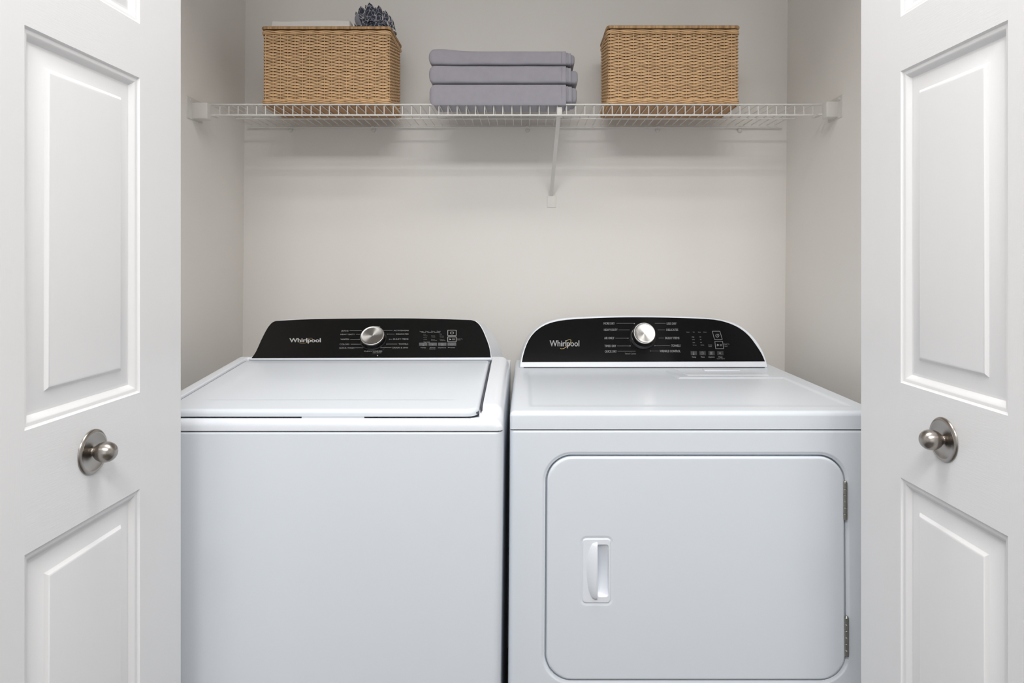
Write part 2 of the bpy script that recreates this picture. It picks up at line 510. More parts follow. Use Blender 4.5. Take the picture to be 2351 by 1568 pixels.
class Printer:
    """puts flat printing on a tilted panel plane"""
    def __init__(s, p0, n, off=0.0005):
        s.p0 = Vector(p0) + n * off; s.n = n
    def pt(s, px, py): return on_plane(px, py, s.p0, s.n)
    def text(s, mb, t, x0, x1, base, cap, slant=0.0, bold=0.0):
        V, Fs = glyphs(t)
        a = min(v[0] for v in V); b_ = max(v[0] for v in V)
        sh = [(0, 0)] if bold == 0 else [(-bold, 0), (bold, 0), (0, bold * .6), (0, -bold * .6)]
        for (ox, oy) in sh:
            mb.add([s.pt(x0 + (v[0] - a) / (b_ - a) * (x1 - x0) + slant * v[1] + ox, base - v[1] / CAPH * (base - cap) + oy) for v in V], Fs)
    def line(s, mb, x0, y0, x1, y1, w_=0.7):
        d = Vector((x1 - x0, y1 - y0)); 
        q = Vector((-d.y, d.x)).normalized() * (w_ / 2)
        mb.add([s.pt(x0 + q.x, y0 + q.y), s.pt(x1 + q.x, y1 + q.y), s.pt(x1 - q.x, y1 - q.y), s.pt(x0 - q.x, y0 - q.y)], [(0, 1, 2, 3)])
    def path(s, mb, pts, w_, closed=False):
        n_ = len(pts)
        for i in range(n_ if closed else n_ - 1):
            a = pts[i]; c = pts[(i + 1) % n_]
            s.line(mb, a[0], a[1], c[0], c[1], w_ if not callable(w_) else w_(i / n_))
    def fill(s, mb, pts):
        mb.add([s.pt(*p) for p in pts], [tuple(range(len(pts)))])
    def ell(s, mb, cx, cy, rx, ry, w_, a0=0, a1=360, rot=0):
        pts = []
        for i in range(25):
            a = math.radians(a0 + (a1 - a0) * i / 24); x = rx * math.cos(a); y = ry * math.sin(a)
            cr, sr = math.cos(math.radians(rot)), math.sin(math.radians(rot))
            pts.append((cx + x * cr - y * sr, cy + x * sr + y * cr))
        s.path(mb, pts, w_)


def plate(name, ring, n, offs, m, parent, **k):
    """ring: closed 3D outline on a plane; offs: list of (inset, height along n, extra vector fn or None)"""
    R = [Vector(p) for p in ring]; c = sum(R, Vector()) / len(R); nn = len(R); V = []; Fs = []
    nrm = []
    for i in range(nn):
        q1 = (R[i] - R[i - 1]).normalized().cross(n).normalized()
        q2 = (R[(i + 1) % nn] - R[i]).normalized().cross(n).normalized()
        nrm.append((q1 + q2) / max(0.5, 1 + q1.dot(q2)))
    # orient inwards on the whole
    if sum(nrm[i].dot(c - R[i]) for i in range(nn)) < 0: nrm = [-q for q in nrm]
    for (ins, h, fn) in offs:
        for i in range(nn):
            p = R[i] + nrm[i] * ins + n * h
            if fn: p = fn(p, R[i])
            V.append(p)
    for a in range(len(offs) - 1):
        for i in range(nn):
            j = (i + 1) % nn
            Fs.append((a * nn + i, a * nn + j, (a + 1) * nn + j, (a + 1) * nn + i))
    Fs.append(tuple(range(nn)))
    e = (len(offs) - 1) * nn
    if nn > 20:
        V.append(sum((Vector(v) for v in V[e:e + nn]), Vector()) / nn)
        Fs += [(e + i, e + (i + 1) % nn, e + nn) for i in range(nn)]
    else:
        Fs.append(tuple(e + i for i in range(nn)))
    return mesh(name, V, Fs, m, parent, **k)


# ------------------------------------------------------------------ washing machine
WF, WB_, WL, WR = 1.296, 1.945, -0.742, -0.043
WS = 0.8958                                   # seam under the top
wash = empty('washing_machine', ((WL + WR) / 2, (WF + WB_) / 2, 0),
             'white top-loading washing machine on the left with flat lid and sloped black console', 'washing machine')


def zlid(y): return 0.9335 + 0.095 * (y - 1.31)


# cabinet
def shear(z): return (z - 0.9) * 0.0125


us = lines(WL, WR, 0.05, [(WL + .01, .012, .002), (WR - .01, .012, .002)])
vs = lines(0.03, WS - 0.0018, 0.08, [(WS - .006, .006, .001)])
V, Fs = slab(WL, WR, 0.03, WS - 0.0018, 0, 0, us, vs,
             lambda u, v, d: -arc_drop(min(u - WL, WR - u), 0.016) - arc_drop(WS - 0.0018 - v, 0.004), -(WB_ - WF),
             lambda u, v, h: (u + shear(v), WF - h, v))
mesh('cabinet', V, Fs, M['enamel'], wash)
b = MB(); b.box(WL + .008, WR - .008, WF + .006, WB_ - .005, WS - .006, WS + .004); b.build('seam_strip', M['gap'], wash, smooth=False)  # dark strip filling the seam under the washer top
b = MB()
for x in (WL + .06, WR - .06):
    for y in (WF + .06, WB_ - .06):
        b = MB(); b.lathe([(0.02, 0.0), (0.02, 0.03)], (x, y, 0.0), (0, 0, 1), 12); b.build('levelling_foot', M['gap'], wash)

# lid outline
LX0, LX1, LY0, LY1, LR = -0.700, -0.0905, 1.3095, 1.722, 0.024


def deck_h(u, v, d):
    z = zlid(v)
    # lower apron in front of the lid
    t = sstep(v, 1.306, 1.350)
    side = max(sstep(u, LX1 + 0.002, LX1 + 0.03), sstep(-u, -(LX0 - 0.002), -(LX0 - 0.03)))
    z = 0.9185 * (1 - t) + z * t if side > 0 else (0.9185 if v < LY0 + 0.01 else z)
    if side > 0: z = z * 1.0
    r = 0.021
    z -= arc_drop(min(u - WL, WR - u), r)
    df = v - WF
    z -= arc_drop(df, 0.014) * 1.0
    dl_ = rr_dist(u, v, LX0 - .0048, LX1 + .0048, LY0 - .001, LY1 + .01, LR + .003, .004)
    z -= 0.020 * sstep(dl_, -0.0015, 0.0015)
    z -= max(0, z - 0.937) * sstep(v, 1.741, 1.752)
    return max(z, WS + 0.001)


us = lines(WL, WR, 0.03, [(WL + .012, .014, .0018), (WR - .012, .014, .0018), (LX1 - .006, .034, .0016), (LX0 + .006, .034, .0016)])
vs = lines(WF, WB_, 0.03, [(WF + .008, .009, .0012), (LY0 + .012, .034, .0016), (LY1 + .018, .022, .002)])
V, Fs = slab(WL, WR, WF, WB_, 0.012, 0.0, us, vs, deck_h, WS + 0.0006, lambda u, v, h: (u, v, h))
mesh('top_deck', V, Fs, M['plastic'], wash, angle=60)

us = lines(LX0, LX1, 0.03, [(LX0 + .012, .014, .0015), (LX1 - .012, .014, .0015), (-0.155, .03, .003), (-0.64, .03, .003)])
vs = lines(LY0, LY1, 0.03, [(LY0 + .012, .014, .0012), (1.378, .02, .002)])


def lid_h(u, v, d):
    z = zlid(v) - arc_drop(d, 0.008)
    inx = sstep(u, -0.66, -0.62) * (1 - sstep(u, -0.165, -0.13))
    z -= 0.0016 * inx * sstep(v, 1.370, 1.382) * (1 - sstep(v, 1.60, 1.70))
    return z


V, Fs = slab(LX0, LX1, LY0, LY1, LR, 0.004, us, vs, lid_h, lambda u, v: zlid(v) - 0.0131, lambda u, v, h: (u, v, h))
mesh('lid', V, Fs, M['enamel'], wash, angle=60)
b = MB(); b.box(-0.430, -0.310, LY0 + .0005, LY0 + .03, 0.9150, 0.9205); b.build('finger_grip', M['plastic'], wash, smooth=False)


# console
def crop1(x, y): return (560 + x * 0.26372, 700 + y * 0.26372)
def crop2(x, y): return (1160 + x * 0.3488, 700 + y * 0.3488)


wp0 = P(856, 823, 1.722); wtop = P(867, 736, 1.807)
wn = Vector((0, -(wtop.z - wp0.z), (wtop.y - wp0.y))).normalized()
white = [(36, 474), (95, 418), (140, 330), (185, 232), (222, 168), (268, 138), (340, 127), (600, 117), (1000, 111), (1500, 112), (1900, 122), (1998, 129),
         (2042, 150), (2078, 195), (2116, 280), (2145, 370), (2160, 474)]
blackp = [(68, 464), (105, 410), (150, 312), (190, 232), (225, 178), (266, 146), (335, 138), (600, 126), (1000, 120), (1500, 120), (1900, 131), (1988, 136),
          (2030, 156), (2068, 202), (2108, 290), (2138, 380), (2149, 458)]


def ring_from(pts, conv, p0, n, sub=3):
    P3 = [Vector((*conv(*p), 0)) for p in pts]
    C = crom(P3, sub)
    C += [C[-1].lerp(C[0], i / 12) for i in range(1, 12)]
    return [on_plane(c.x, c.y, p0, n) for c in C]


rw = ring_from(white, crop1, wp0, wn)
zt = max(p.z for p in rw); zb0 = min(p.z for p in rw)
xcw = (WL + WR) / 2


def back_w(p, r):
    t = (r.z - zb0) / (zt - zb0)
    s = 1 if r.x > xcw else -1
    return Vector((r.x + s * (0.014 * (1 - t) ** 1.2 + 0.008), 1.935, r.z - 0.024 * t - 0.012 * (1 - t) - 0.024 * (1 - t) ** 5))


def mid_w(p, r):
    q = back_w(p, r); return r.lerp(q, 0.45) + Vector((0, 0, 0.002)) + Vector(((1 if r.x > xcw else -1) * 0.003, 0, 0))


plate('console', rw, wn, [(0, 0, back_w), (0, 0, mid_w), (0, -0.004, None), (0.0006, -0.0012, None), (0.0022, 0, None)], M['plastic'], wash, angle=24)
rbox('console_base', WL + .030, WR - .030, 1.738, 1.815, 0.930, 0.9680, .010, M['plastic'], wash)
rbox('console_rear_base', WL + .034, WR - .036, 1.79, 1.934, 0.930, 0.9640, .006, M['plastic'], wash)
# dark tubes added to paint shade into the gap beside the lid
gp = []
for a in range(50, 91, 10):
    gp.append((LX1 + .0024 - (LR + .0024) + (LR + .0024) * math.sin(math.radians(a)), LY0 + LR - (LR + .0004) * math.cos(math.radians(a))))
gr = [(x, y, zlid(y) - .0085) for x, y in gp] + [(LX1 + .0024, y, zlid(y) - .0065) for y in (1.40, 1.50, 1.60, 1.715)]
gl = [(LX0 + LX1 - x, y, z) for x, y, z in gr]
for g_ in (gl, gr):
    b = MB(); b.tube(g_, .0019, 6); b.build('lid_gap_shade', M['gapshade'], wash)
rb_ = ring_from(blackp, crop1, wp0, wn)
panel = plate('control_panel', rb_, wn, [(0, -0.003, None), (0, 0.0012, None), (0.0008, 0.0018, None)], M['blackw'], wash, angle=12, label='glossy black panel with dial and printed cycle names')
pr = Printer(wp0, wn, 0.0022)


def dial(px, py, L, r, rbase, p0, n, parent, hb=0.004, skirt=None):
    c = on_plane(px, py, Vector(p0) + n * L, n) - n * L
    b = MB()
    b.lathe([(rbase, 0.001), (rbase, hb), (rbase - .002, hb + .002), (r + .0015, hb + .003), (r + .0010, L - .005), (r, L - .004)], c, n, 56)
    d = b.build('control_dial', M['darkplastic'], parent, angle=40, origin=tuple(c))
    ax = Vector((0, 0, 1)).rotation_difference(n)
    # spun metal cap in its own frame so that the grain runs round its axis
    prof = [(r + .0003, -.004), (r + .0004, -.0012), (r - .0004, -.0002), (r - .0016, 0.0), (r - .0022, -.0004)] + \
           [(rr * r, -.0004 - 0.0022 * (1 - rr)) for rr in (0.85, 0.7, 0.55, 0.4, 0.25, 0.12, 0.04)]
    V = []; Fs = []; N_ = 72
    for (rr, h) in prof:
        for j in range(N_):
            th = 2 * math.pi * j / N_; V.append((rr * math.cos(th), rr * math.sin(th), h))
    for i in range(len(prof) - 1):
        for j in range(N_):
            j2 = (j + 1) % N_; Fs.append((i * N_ + j, i * N_ + j2, (i + 1) * N_ + j2, (i + 1) * N_ + j))
    Fs.append(tuple((len(prof) - 1) * N_ + j for j in range(N_)))
    cap = mesh('dial_cap', V, Fs, M['dialmetal'], None, angle=50, origin=(0, 0, 0), label='silver spun metal cap')
    cap.parent = d
    cap.location = n * L
    cap.rotation_mode = 'QUATERNION'; cap.rotation_quaternion = ax
    return d


dial(854.5, 769.5, 0.022, 0.0300, 0.0335, wp0, wn, panel)

ink = MB(); dim = MB()
T = lambda s, x0, x1, base, h=11, mb=None: pr.text(mb or ink, s, *[crop1(x0, 0)[0], crop1(x1, 0)[0]], crop1(0, base)[1], crop1(0, base - h)[1], bold=0.10)
Ln = lambda x0, x1, y, mb=None: pr.line(mb or dim, *crop1(x0, y), *crop1(x1, y), 0.75)
for (s, a, c, y) in (('JEANS', 848, 910, 231), ('HEAVY DUTY', 841, 965, 262), ('WHITES', 841, 917, 305), ('COLORS', 834, 917, 348), ('QUICK WASH', 829, 960, 380),
                     ('ACTIVEWEAR', 1304, 1436, 228), ('DELICATES', 1324, 1433, 259), ('BULKY ITEMS', 1301, 1432, 303), ('TOWELS', 1346, 1430, 346), ('DRAIN & SPIN', 1294, 1428, 378),
                     ('CLEAN WASHER', 1046, 1204, 408)):
    T(s, a, c, y)
T('NORMAL', 1128, 1187, 193, 8)
T('with cleaner', 1120, 1200, 420, 8)
for (a, c, y) in ((920, 1025, 225), (975, 1015, 256), (925, 1004, 299), (930, 1020, 342), (966, 1064, 374), (1205, 1294, 222), (1248, 1312, 254), (1266, 1292, 298), (1244, 1335, 341), (1192, 1285, 373)):
    Ln(a, c, y)
for (x, y) in ((1004, 299), (1020, 342), (1064, 374), (1248, 254), (1266, 298), (1244, 341), (1192, 373)):
    cx, cy = crop1(x, y); pr.fill(ink, [(cx - .7, cy - .7), (cx + .7, cy - .7), (cx + .7, cy + .7), (cx - .7, cy + .7)])
cx, cy = crop1(1163, 441); pr.fill(ink, [(cx + 1.2 * math.cos(a), cy + 1.2 * math.sin(a)) for a in [i * math.pi / 4 for i in range(8)]])


# display block; crop3 is the zoom with origin (940,740), 0.05955 px per unit
def c3(x, y): return (940 + x * 0.05955, 740 + y * 0.05955)
def T3(s, x0, x1, base, cap, mb, b_=0.08): pr.text(mb, s, c3(x0, 0)[0], c3(x1, 0)[0], c3(0, base)[1], c3(0, cap)[1], bold=b_)


for (s, a, c, y0, y1) in (('Sensing', 395, 540, 365, 330), ('Wash', 610, 735, 360, 330), ('Rinse', 845, 975, 360, 328), ('Done', 1060, 1200, 360, 325),
                          ('Hot', 540, 635, 470, 440), ('Warm', 540, 690, 535, 505), ('Cool', 540, 665, 605, 575), ('Cold', 540, 665, 672, 645),
                          ('Deep', 845, 990, 530, 505), ('Water', 845, 1000, 575, 552), ('Extra', 845, 985, 668, 640), ('Rinse', 845, 1060, 712, 690),
                          ('Heavy', 1165, 1245, 465, 432), ('Pre', 1170, 1320, 540, 515), ('Soak', 1180, 1325, 575, 553), ('Fabric', 1170, 1350, 665, 640), ('Softener', 1180, 1390, 708, 686),
                          ('Hold To', 1845, 2050, 655, 622), ('Start', 1845, 1980, 692, 668)):
    T3(s, a, c, y0, y1, dim)
for (s, a, c, y0, y1) in (('Tap Cold', 540, 780, 775, 745), ('Temp', 425, 635, 992, 960), ('Rinse', 790, 1000, 990, 958), ('Options', 1770, 1000, 1040, 1015)):
    if s != 'Options': T3(s, a, c, y0, y1, ink, 0.12)
T3('Extra', 775, 1000, 1040, 1012, ink, 0.12)
T3('Options', 1100, 1410, 992, 960, ink, 0.12)
T3('Preset', 1490, 1760, 990, 958, ink, 0.12)
for (x0, x1) in ((460, 640), (690, 900), (940, 1180)):
    pr.line(dim, *c3(x0, 385), *c3(x1, 385), 1.0)
for (x0, x1, y0, y1) in ((1478, 1805, 300, 510), (1478, 1805, 560, 750)):
    pr.path(ink, [c3(x0, y0), c3(x1, y0), c3(x1, y1), c3(x0, y1)], 1.1, True)
cx, cy = c3(1640, 405); pr.ell(ink, cx, cy, 3.9, 2.7, 0.9, -60, 240); pr.line(ink, cx, cy - 3.4, cx, cy - 0.2, 0.9)
pr.fill(ink, [c3(1545, 620), c3(1545, 690), c3(1620, 655)])
for x in (1672, 1720): pr.line(ink, *c3(x, 622), *c3(x, 688), 1.3)
tag(ink.build('printed_lettering', M['ink'], panel, smooth=False, label='white printed cycle names and symbols'), kind='stuff')
tag(dim.build('printed_lines', M['inkdim'], panel, smooth=False), kind='stuff')
for (x0, x1) in ((375, 695), (735, 1060), (1105, 1430), (1470, 1805)):
    q = [c3(x0, 805), c3(x1, 805), c3(x1, 925), c3(x0, 925)]
    R = [on_plane(a, c, wp0, wn) for a, c in q]
    k = plate('touch_key', R, wn, [(0, 0.001, None), (0, 0.0025, None), (0.0003, 0.0028, None)], M['key'], panel, smooth=False)
    ic = MB(); p2 = Printer(wp0, wn, 0.0031)
    mx_, my_ = (x0 + x1) / 2, 865
    if x0 == 375:
        p2.line(ic, *c3(mx_, 820), *c3(mx_, 880), 0.7); p2.fill(ic, [c3(mx_ - 28, 880), c3(mx_ + 28, 880), c3(mx_ + 28, 905), c3(mx_ - 28, 905)])
    elif x0 == 735:
        p2.line(ic, *c3(mx_ - 50, 865), *c3(mx_ + 50, 865), 0.7); p2.line(ic, *c3(mx_, 835), *c3(mx_, 895), 0.7)
    elif x0 == 1105:
        for yy in (835, 865, 895): p2.line(ic, *c3(mx_ - 50, yy), *c3(mx_ + 50, yy), 0.9)
    else:
        p2.path(ic, [c3(mx_ - 50, 840), c3(mx_ + 50, 840), c3(mx_ + 50, 890), c3(mx_ - 50, 890)], 0.6, True)
    tag(ic.build('key_symbol', M['inkdim'], k, smooth=False), kind='stuff')
lg = MB()
pr.text(lg, 'Whirlpool', *[crop1(398, 0)[0], crop1(668, 0)[0]], crop1(0, 324)[1], crop1(0, 291)[1], bold=0.42)
tag(lg.build('maker_lettering', M['ink2'], panel, smooth=False, label='pale grey lettering with a thin bronze swirl'), kind='stuff')
rg = MB(); cx, cy = crop1(541, 313)
pr.ell(rg, cx, cy, 15.5, 4.2, 0.8, 95, 240, -17); pr.ell(rg, cx, cy, 15.5, 4.2, 0.8, -85, 30, -17); pr.ell(rg, cx, cy, 15.5, 4.2, 0.7, 30, 95, -17)
tag(rg.build('maker_swirl', M['golddim'], panel, smooth=False), kind='stuff')

# ------------------------------------------------------------------ dryer
DF, DB, DL, DR = 1.351, 2.075, -0.0315, 0.706
DS = 0.8855
DZ = 0.9212
dry = empty('clothes_dryer', ((DL + DR) / 2, (DF + DB) / 2, 0),
            'white front-loading clothes dryer on the right with hinged door and curved black console', 'dryer')
dcx = 0.336
def dsc(x, z): return dcx + (x - dcx) * (1 + (0.9 - z) * 0.020)


DX0, DX1, DZ0, DZ1, DRR = 0.0432, 0.6295, 0.3905, 0.8315, 0.050
HX0, HX1, HZ0, HZ1 = 0.1135, 0.1690, 0.5430, 0.6705


def dbody(u, v, d):
    h = -arc_drop(min(u - DL, DR - u), 0.010) - arc_drop(DS - 0.0016 - v, 0.005)
    e = rr_dist(u, v, DX0 - .0022, DX1 + .0022, DZ0 - .0022, DZ1 + .0022, DRR + .0022, DRR + .0022)   # positive inside
    h -= 0.0030 * sstep(e, -0.0080, -0.0012) + 0.0120 * sstep(e, -0.0012, 0.0)
    return h


G = 0.0009
us = lines(DL, DR, 0.04, [(DL + .005, .006, .001), (DR - .005, .006, .001), (DX0 + .02, .036, G), (DX1 - .02, .036, G)])
vs = lines(0.03, DS - .0016, 0.05, [(DS - .005, .005, .0012), (DZ0 + .02, .036, G), (DZ1 - .02, .036, G)])
V, Fs = slab(DL, DR, 0.03, DS - .0016, 0, 0, us, vs, dbody, -(DB - DF), lambda u, v, h: (dsc(u, v), DF - h, v))
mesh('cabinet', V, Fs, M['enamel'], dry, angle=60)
b = MB(); b.box(DL + .008, DR - .008, DF + .006, DB - .005, DS - .006, DS + .004); b.build('seam_strip', M['gap'], dry, smooth=False)  # dark strip filling the seam under the dryer top
b = MB()
for x in (DL + .06, DR - .06):
    for y in (DF + .06, DB - .06):
        b = MB(); b.lathe([(0.02, 0.0), (0.02, 0.03)], (x, y, 0.0), (0, 0, 1), 12); b.build('levelling_foot', M['gap'], dry)

poly = [(0.010, 1.398), (0.668, 1.398), (0.659, 1.744), (0.392, 1.744), (0.380, 1.873), (0.010, 1.873)]


def poly_sd(x, y):
    ins = False; dm = 9
    n_ = len(poly)
    for i in range(n_):
        x1, y1 = poly[i]; x2, y2 = poly[(i + 1) % n_]
        if (y1 > y) != (y2 > y) and x < (x2 - x1) * (y - y1) / (y2 - y1) + x1: ins = not ins
        dx, dy = x2 - x1, y2 - y1
        t = min(1, max(0, ((x - x1) * dx + (y - y1) * dy) / (dx * dx + dy * dy)))
        dm = min(dm, math.hypot(x - x1 - t * dx, y - y1 - t * dy))
    return dm if ins else -dm


def dtop(u, v, d):
    z = DZ - arc_drop(d, 0.010)
    if d > 0.012:
        z -= 0.0028 * sstep(poly_sd(u, v), -0.006, 0.006) * sstep(v, 1.385, 1.43)
    return z


us = lines(DL, DR, 0.03, [(DL + .006, .007, .0012), (DR - .006, .007, .0012), (0.010, .014, .002), (0.386, .02, .002), (0.664, .016, .002)])
vs = lines(DF, DB, 0.03, [(DF + .006, .007, .0012), (1.41, .03, .003), (1.744, .012, .002), (1.873, .012, .002)])
V, Fs = slab(DL, DR, DF, DB, 0.006, 0, us, vs, dtop, DS + 0.0004, lambda u, v, h: (u, v, h))
mesh('top_panel', V, Fs, M['enamel'], dry, angle=60)

lint = [(0.421, 1.776), (0.632, 1.776), (0.632, 1.874), (0.408, 1.874)]
R = [Vector((x, y, DZ)) for x, y in lint]
lc = plate('lint_screen_cover', R, Vector((0, 0, 1)), [(0, -0.002, None), (0, 0.0003, None), (0.0010, 0.0011, None)], M['plastic'], dry, smooth=False)
rbox('grip_tab', 0.482, 0.578, 1.842, 1.866, DZ + .0006, DZ + .0036, 0.0010, M['plastic'], lc, seg=2)

# dryer door
def ddoor(u, v, d):
    h = 0.0022 - arc_drop(d, 0.0045) * 0.9
    e = rr_dist(u, v, HX0 + .003, HX1 - .003, HZ0 + .003, HZ1 - .003, .006, .006)
    h -= 0.026 * sstep(e, -0.0005, 0.0015)
    e2 = rr_dist(u, v, HX0, HX1, HZ0, HZ1, .008, .008)
    h -= 0.0012 * sstep(e2, -0.006, 0.0)
    return h


us = lines(DX0, DX1, 0.04, [(DX0 + .004, .005, .0008), (DX1 - .004, .005, .0008), (DX0 + .03, .022, .003), (DX1 - .03, .022, .003), (HX0 + .001, .008, .001), (HX1 - .001, .008, .001)])
vs = lines(DZ0, DZ1, 0.04, [(DZ0 + .004, .005, .0008), (DZ1 - .004, .005, .0008), (DZ0 + .03, .024, .002), (DZ1 - .03, .024, .002), (HZ0 + .001, .008, .001), (HZ1 - .001, .008, .001)])
V, Fs = slab(DX0, DX1, DZ0, DZ1, DRR, DRR, us, vs, ddoor, -0.0135, lambda u, v, h: (dsc(u, v), DF - h, v))
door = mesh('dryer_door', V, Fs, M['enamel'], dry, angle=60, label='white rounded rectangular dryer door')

# recessed pull: plate with a scooped pocket and a bowed grip
PX0, PX1, PZ0, PZ1 = 0.1405, 0.1640, 0.5555, 0.6590


def pull_h(u, v, d):
    h = 0.0030 - arc_drop(d, 0.0025)
    e = rr_dist(u, v, PX0, PX1 + .001, PZ0, PZ1, .006, .006)
    if e > 0:
        # curved pocket floor: deep beside the grip, shallow at the right and rounded at both ends
        a = math.sqrt(max(0, 1 - ((v - (PZ0 + PZ1) / 2) / ((PZ1 - PZ0) / 2)) ** 2)) ** 1.3
        c = 1 - 0.65 * ((u - PX0) / (PX1 - PX0)) ** 1.5
        h -= 0.019 * a * c * sstep(e, 0, 0.0016)
    return h


us = lines(HX0, HX1, 0.004, [(HX0 + .0015, .002, .0004), (HX1 - .0015, .002, .0004), (PX0, .004, .0007), (PX1, .004, .0007)])
vs = lines(HZ0, HZ1, 0.0025, [(HZ0 + .0015, .002, .0004), (HZ1 - .0015, .002, .0004), (PZ0, .005, .0008), (PZ1, .005, .0008)])
V, Fs = slab(HX0, HX1, HZ0, HZ1, .007, .007, us, vs, pull_h, -0.0015, lambda u, v, h: (dsc(u, v), DF - h, v))
pull = mesh('door_handle', V, Fs, M['plastic'], door, angle=60, label='white recessed pull with a bowed vertical grip')
V = []; Fs = []
n1, n2 = 36, 10
gz0, gz1 = 0.5500, 0.6640
for i in range(n1 + 1):
    t = i / n1; z = gz0 + (gz1 - gz0) * t
    bow = math.sin(math.pi * t) ** 0.34
    xr = 0.1412; xl = xr - 0.0195 * bow - 0.0006
    for j in range(n2 + 1):
        s = j / n2
        h = 0.0024 + (0.0110 * bow) * (1 - (1 - s) ** 2)
        V.append((dsc(xl + (xr - xl) * s, z), DF - h, z))
    V.append((dsc(xr + 0.0012, z), DF - (0.0024 + 0.0100 * bow), z))
    V.append((dsc(xr + 0.0010, z), DF + 0.0100 * bow, z))
    V.append((dsc(xr - 0.0015, z), DF + 0.0100 * bow, z))
m_ = n2 + 4
for i in range(n1):
    for j in range(m_ - 1):
        a = i * m_ + j; Fs.append((a, a + 1, a + m_ + 1, a + m_))
mesh('grip', V, Fs, M['plastic'], pull, angle=50)

for (y0, y1, x) in ((1106, 1192, 1939.5), (1416, 1505, 1943.0)):
    q0 = P(x, y1, DF); q1 = P(x, y0, DF); hx = q0.x
    b = MB(); n_ = 6; st = (q1.z - q0.z) / n_
    for i in range(n_):
        b.lathe([(0.0036, 0.0), (0.0042, 0.0005), (0.0042, st - .0009), (0.0036, st - .0004)], (hx, DF - .0018, q0.z + i * st), (0, 0, 1), 14)
    b.lathe([(0.0034, 0), (0.0034, 0.001), (0.0018, 0.0024)], (hx, DF - .0018, q1.z), (0, 0, 1), 14)
    hg = b.build('door_hinge', M['hinge'], dry, label='small silver barrel hinge on the dryer door')
    b = MB()
    for i in (1, 3, 5): b.box(hx - .0065, hx - .0036, DF - .0012, DF + .004, q0.z + (n_ - 1 - i + .1) * st, q0.z + (n_ - 1 - i + .9) * st)
    b.build('hinge_slots', M['gap'], hg, smooth=False)

# dryer console
dp0 = Vector((0.33, 1.899, DZ)); tilt = math.radians(23)
dn = Vector((0, -math.cos(tilt), math.sin(tilt)))
whd = [(93, 413), (97, 375), (112, 312), (140, 240), (185, 175), (250, 123), (345, 91), (480, 77), (700, 69), (900, 68), (1100, 71), (1300, 79), (1420, 93),
       (1505, 116), (1575, 155), (1637, 212), (1686, 284), (1716, 352), (1731, 413)]
bld = [(110, 376), (118, 333), (138, 268), (170, 208), (220, 158), (292, 121), (400, 99), (600, 87), (800, 82), (1000, 83), (1200, 88), (1375, 98),
       (1468, 120), (1540, 153), (1603, 204), (1655, 272), (1688, 325), (1708, 372)]
rd = ring_from(whd, crop2, dp0, dn)
zt2 = max(p.z for p in rd)


def back_d(p, r):
    return Vector((r.x * 1.0, 2.060, max(DZ - .001, r.z - 0.010 * (r.z - DZ) / (zt2 - DZ))))


plate('console', rd, dn, [(0, 0, back_d), (0, -0.006, None), (0.0009, -0.0018, None), (0.0022, 0, None)], M['plastic'], dry, angle=20)
b = MB(); x0_, x1_ = min(p.x for p in rd), max(p.x for p in rd)
b.box(x0_ + .012, x1_ - .01, 1.8975, 1.93, DZ - .001, DZ + .0016); b.build('console_seam', M['gap'], dry, smooth=False)
rbd = ring_from(bld, crop2, dp0, dn)
dpan = plate('control_panel', rbd, dn, [(0, -0.003, None), (0, 0.0010, None), (0.0006, 0.0014, None)], M['black'], dry, angle=12, label='glossy black arched panel with dial and printed cycle names')
pr = Printer(dp0, dn, 0.0018)
dial(1480, 764.5, 0.036, 0.0300, 0.0375, dp0, dn, dpan, hb=0.006)
ink = MB(); dim = MB()
for (s, a, c, y) in (('MORE DRY', 648, 720, 129), ('HEAVY DUTY', 650, 739, 171), ('AIR ONLY', 652, 717, 225), ('TIMED DRY', 654, 730, 277), ('QUICK DRY', 656, 733, 313),
                     ('LESS DRY', 1063, 1127, 130), ('DELICATES', 1061, 1138, 171), ('BULKY ITEMS', 1054, 1146, 225), ('TOWELS', 1093, 1153, 275), ('WRINKLE CONTROL', 1017, 1153, 311)):
    pr.text(ink, s, crop2(a, 0)[0], crop2(c, 0)[0], crop2(0, y)[1], crop2(0, y - 14)[1], bold=0.16)
pr.text(dim, 'Timed Cycles', crop2(786, 0)[0], crop2(860, 0)[0], crop2(0, 325)[1], crop2(0, 316)[1], bold=0.1)
for (a, c, y) in ((732, 850, 121), (745, 820, 164), (725, 808, 219), (737, 822, 270), (740, 858, 305), (985, 1055, 121), (1003, 1052, 164), (1010, 1045, 218), (985, 1085, 268), (955, 1010, 303)):
    pr.line(dim, *crop2(a, y), *crop2(c, y), 0.55)
for (x, y) in ((850, 123), (808, 219), (822, 270), (985, 268), (955, 303)):
    cx, cy = crop2(x, y); pr.fill(ink, [(cx - .8, cy - .8), (cx + .8, cy - .8), (cx + .8, cy + .8), (cx - .8, cy + .8)])


def c4(x, y): return (1560 + x * 0.08507, 740 + y * 0.08507)
def T4(s, x0, x1, base, cap, mb, b_=0.1): pr.text(mb, s, c4(x0, 0)[0], c4(x1, 0)[0], c4(0, base)[1], c4(0, cap)[1], bold=b_)


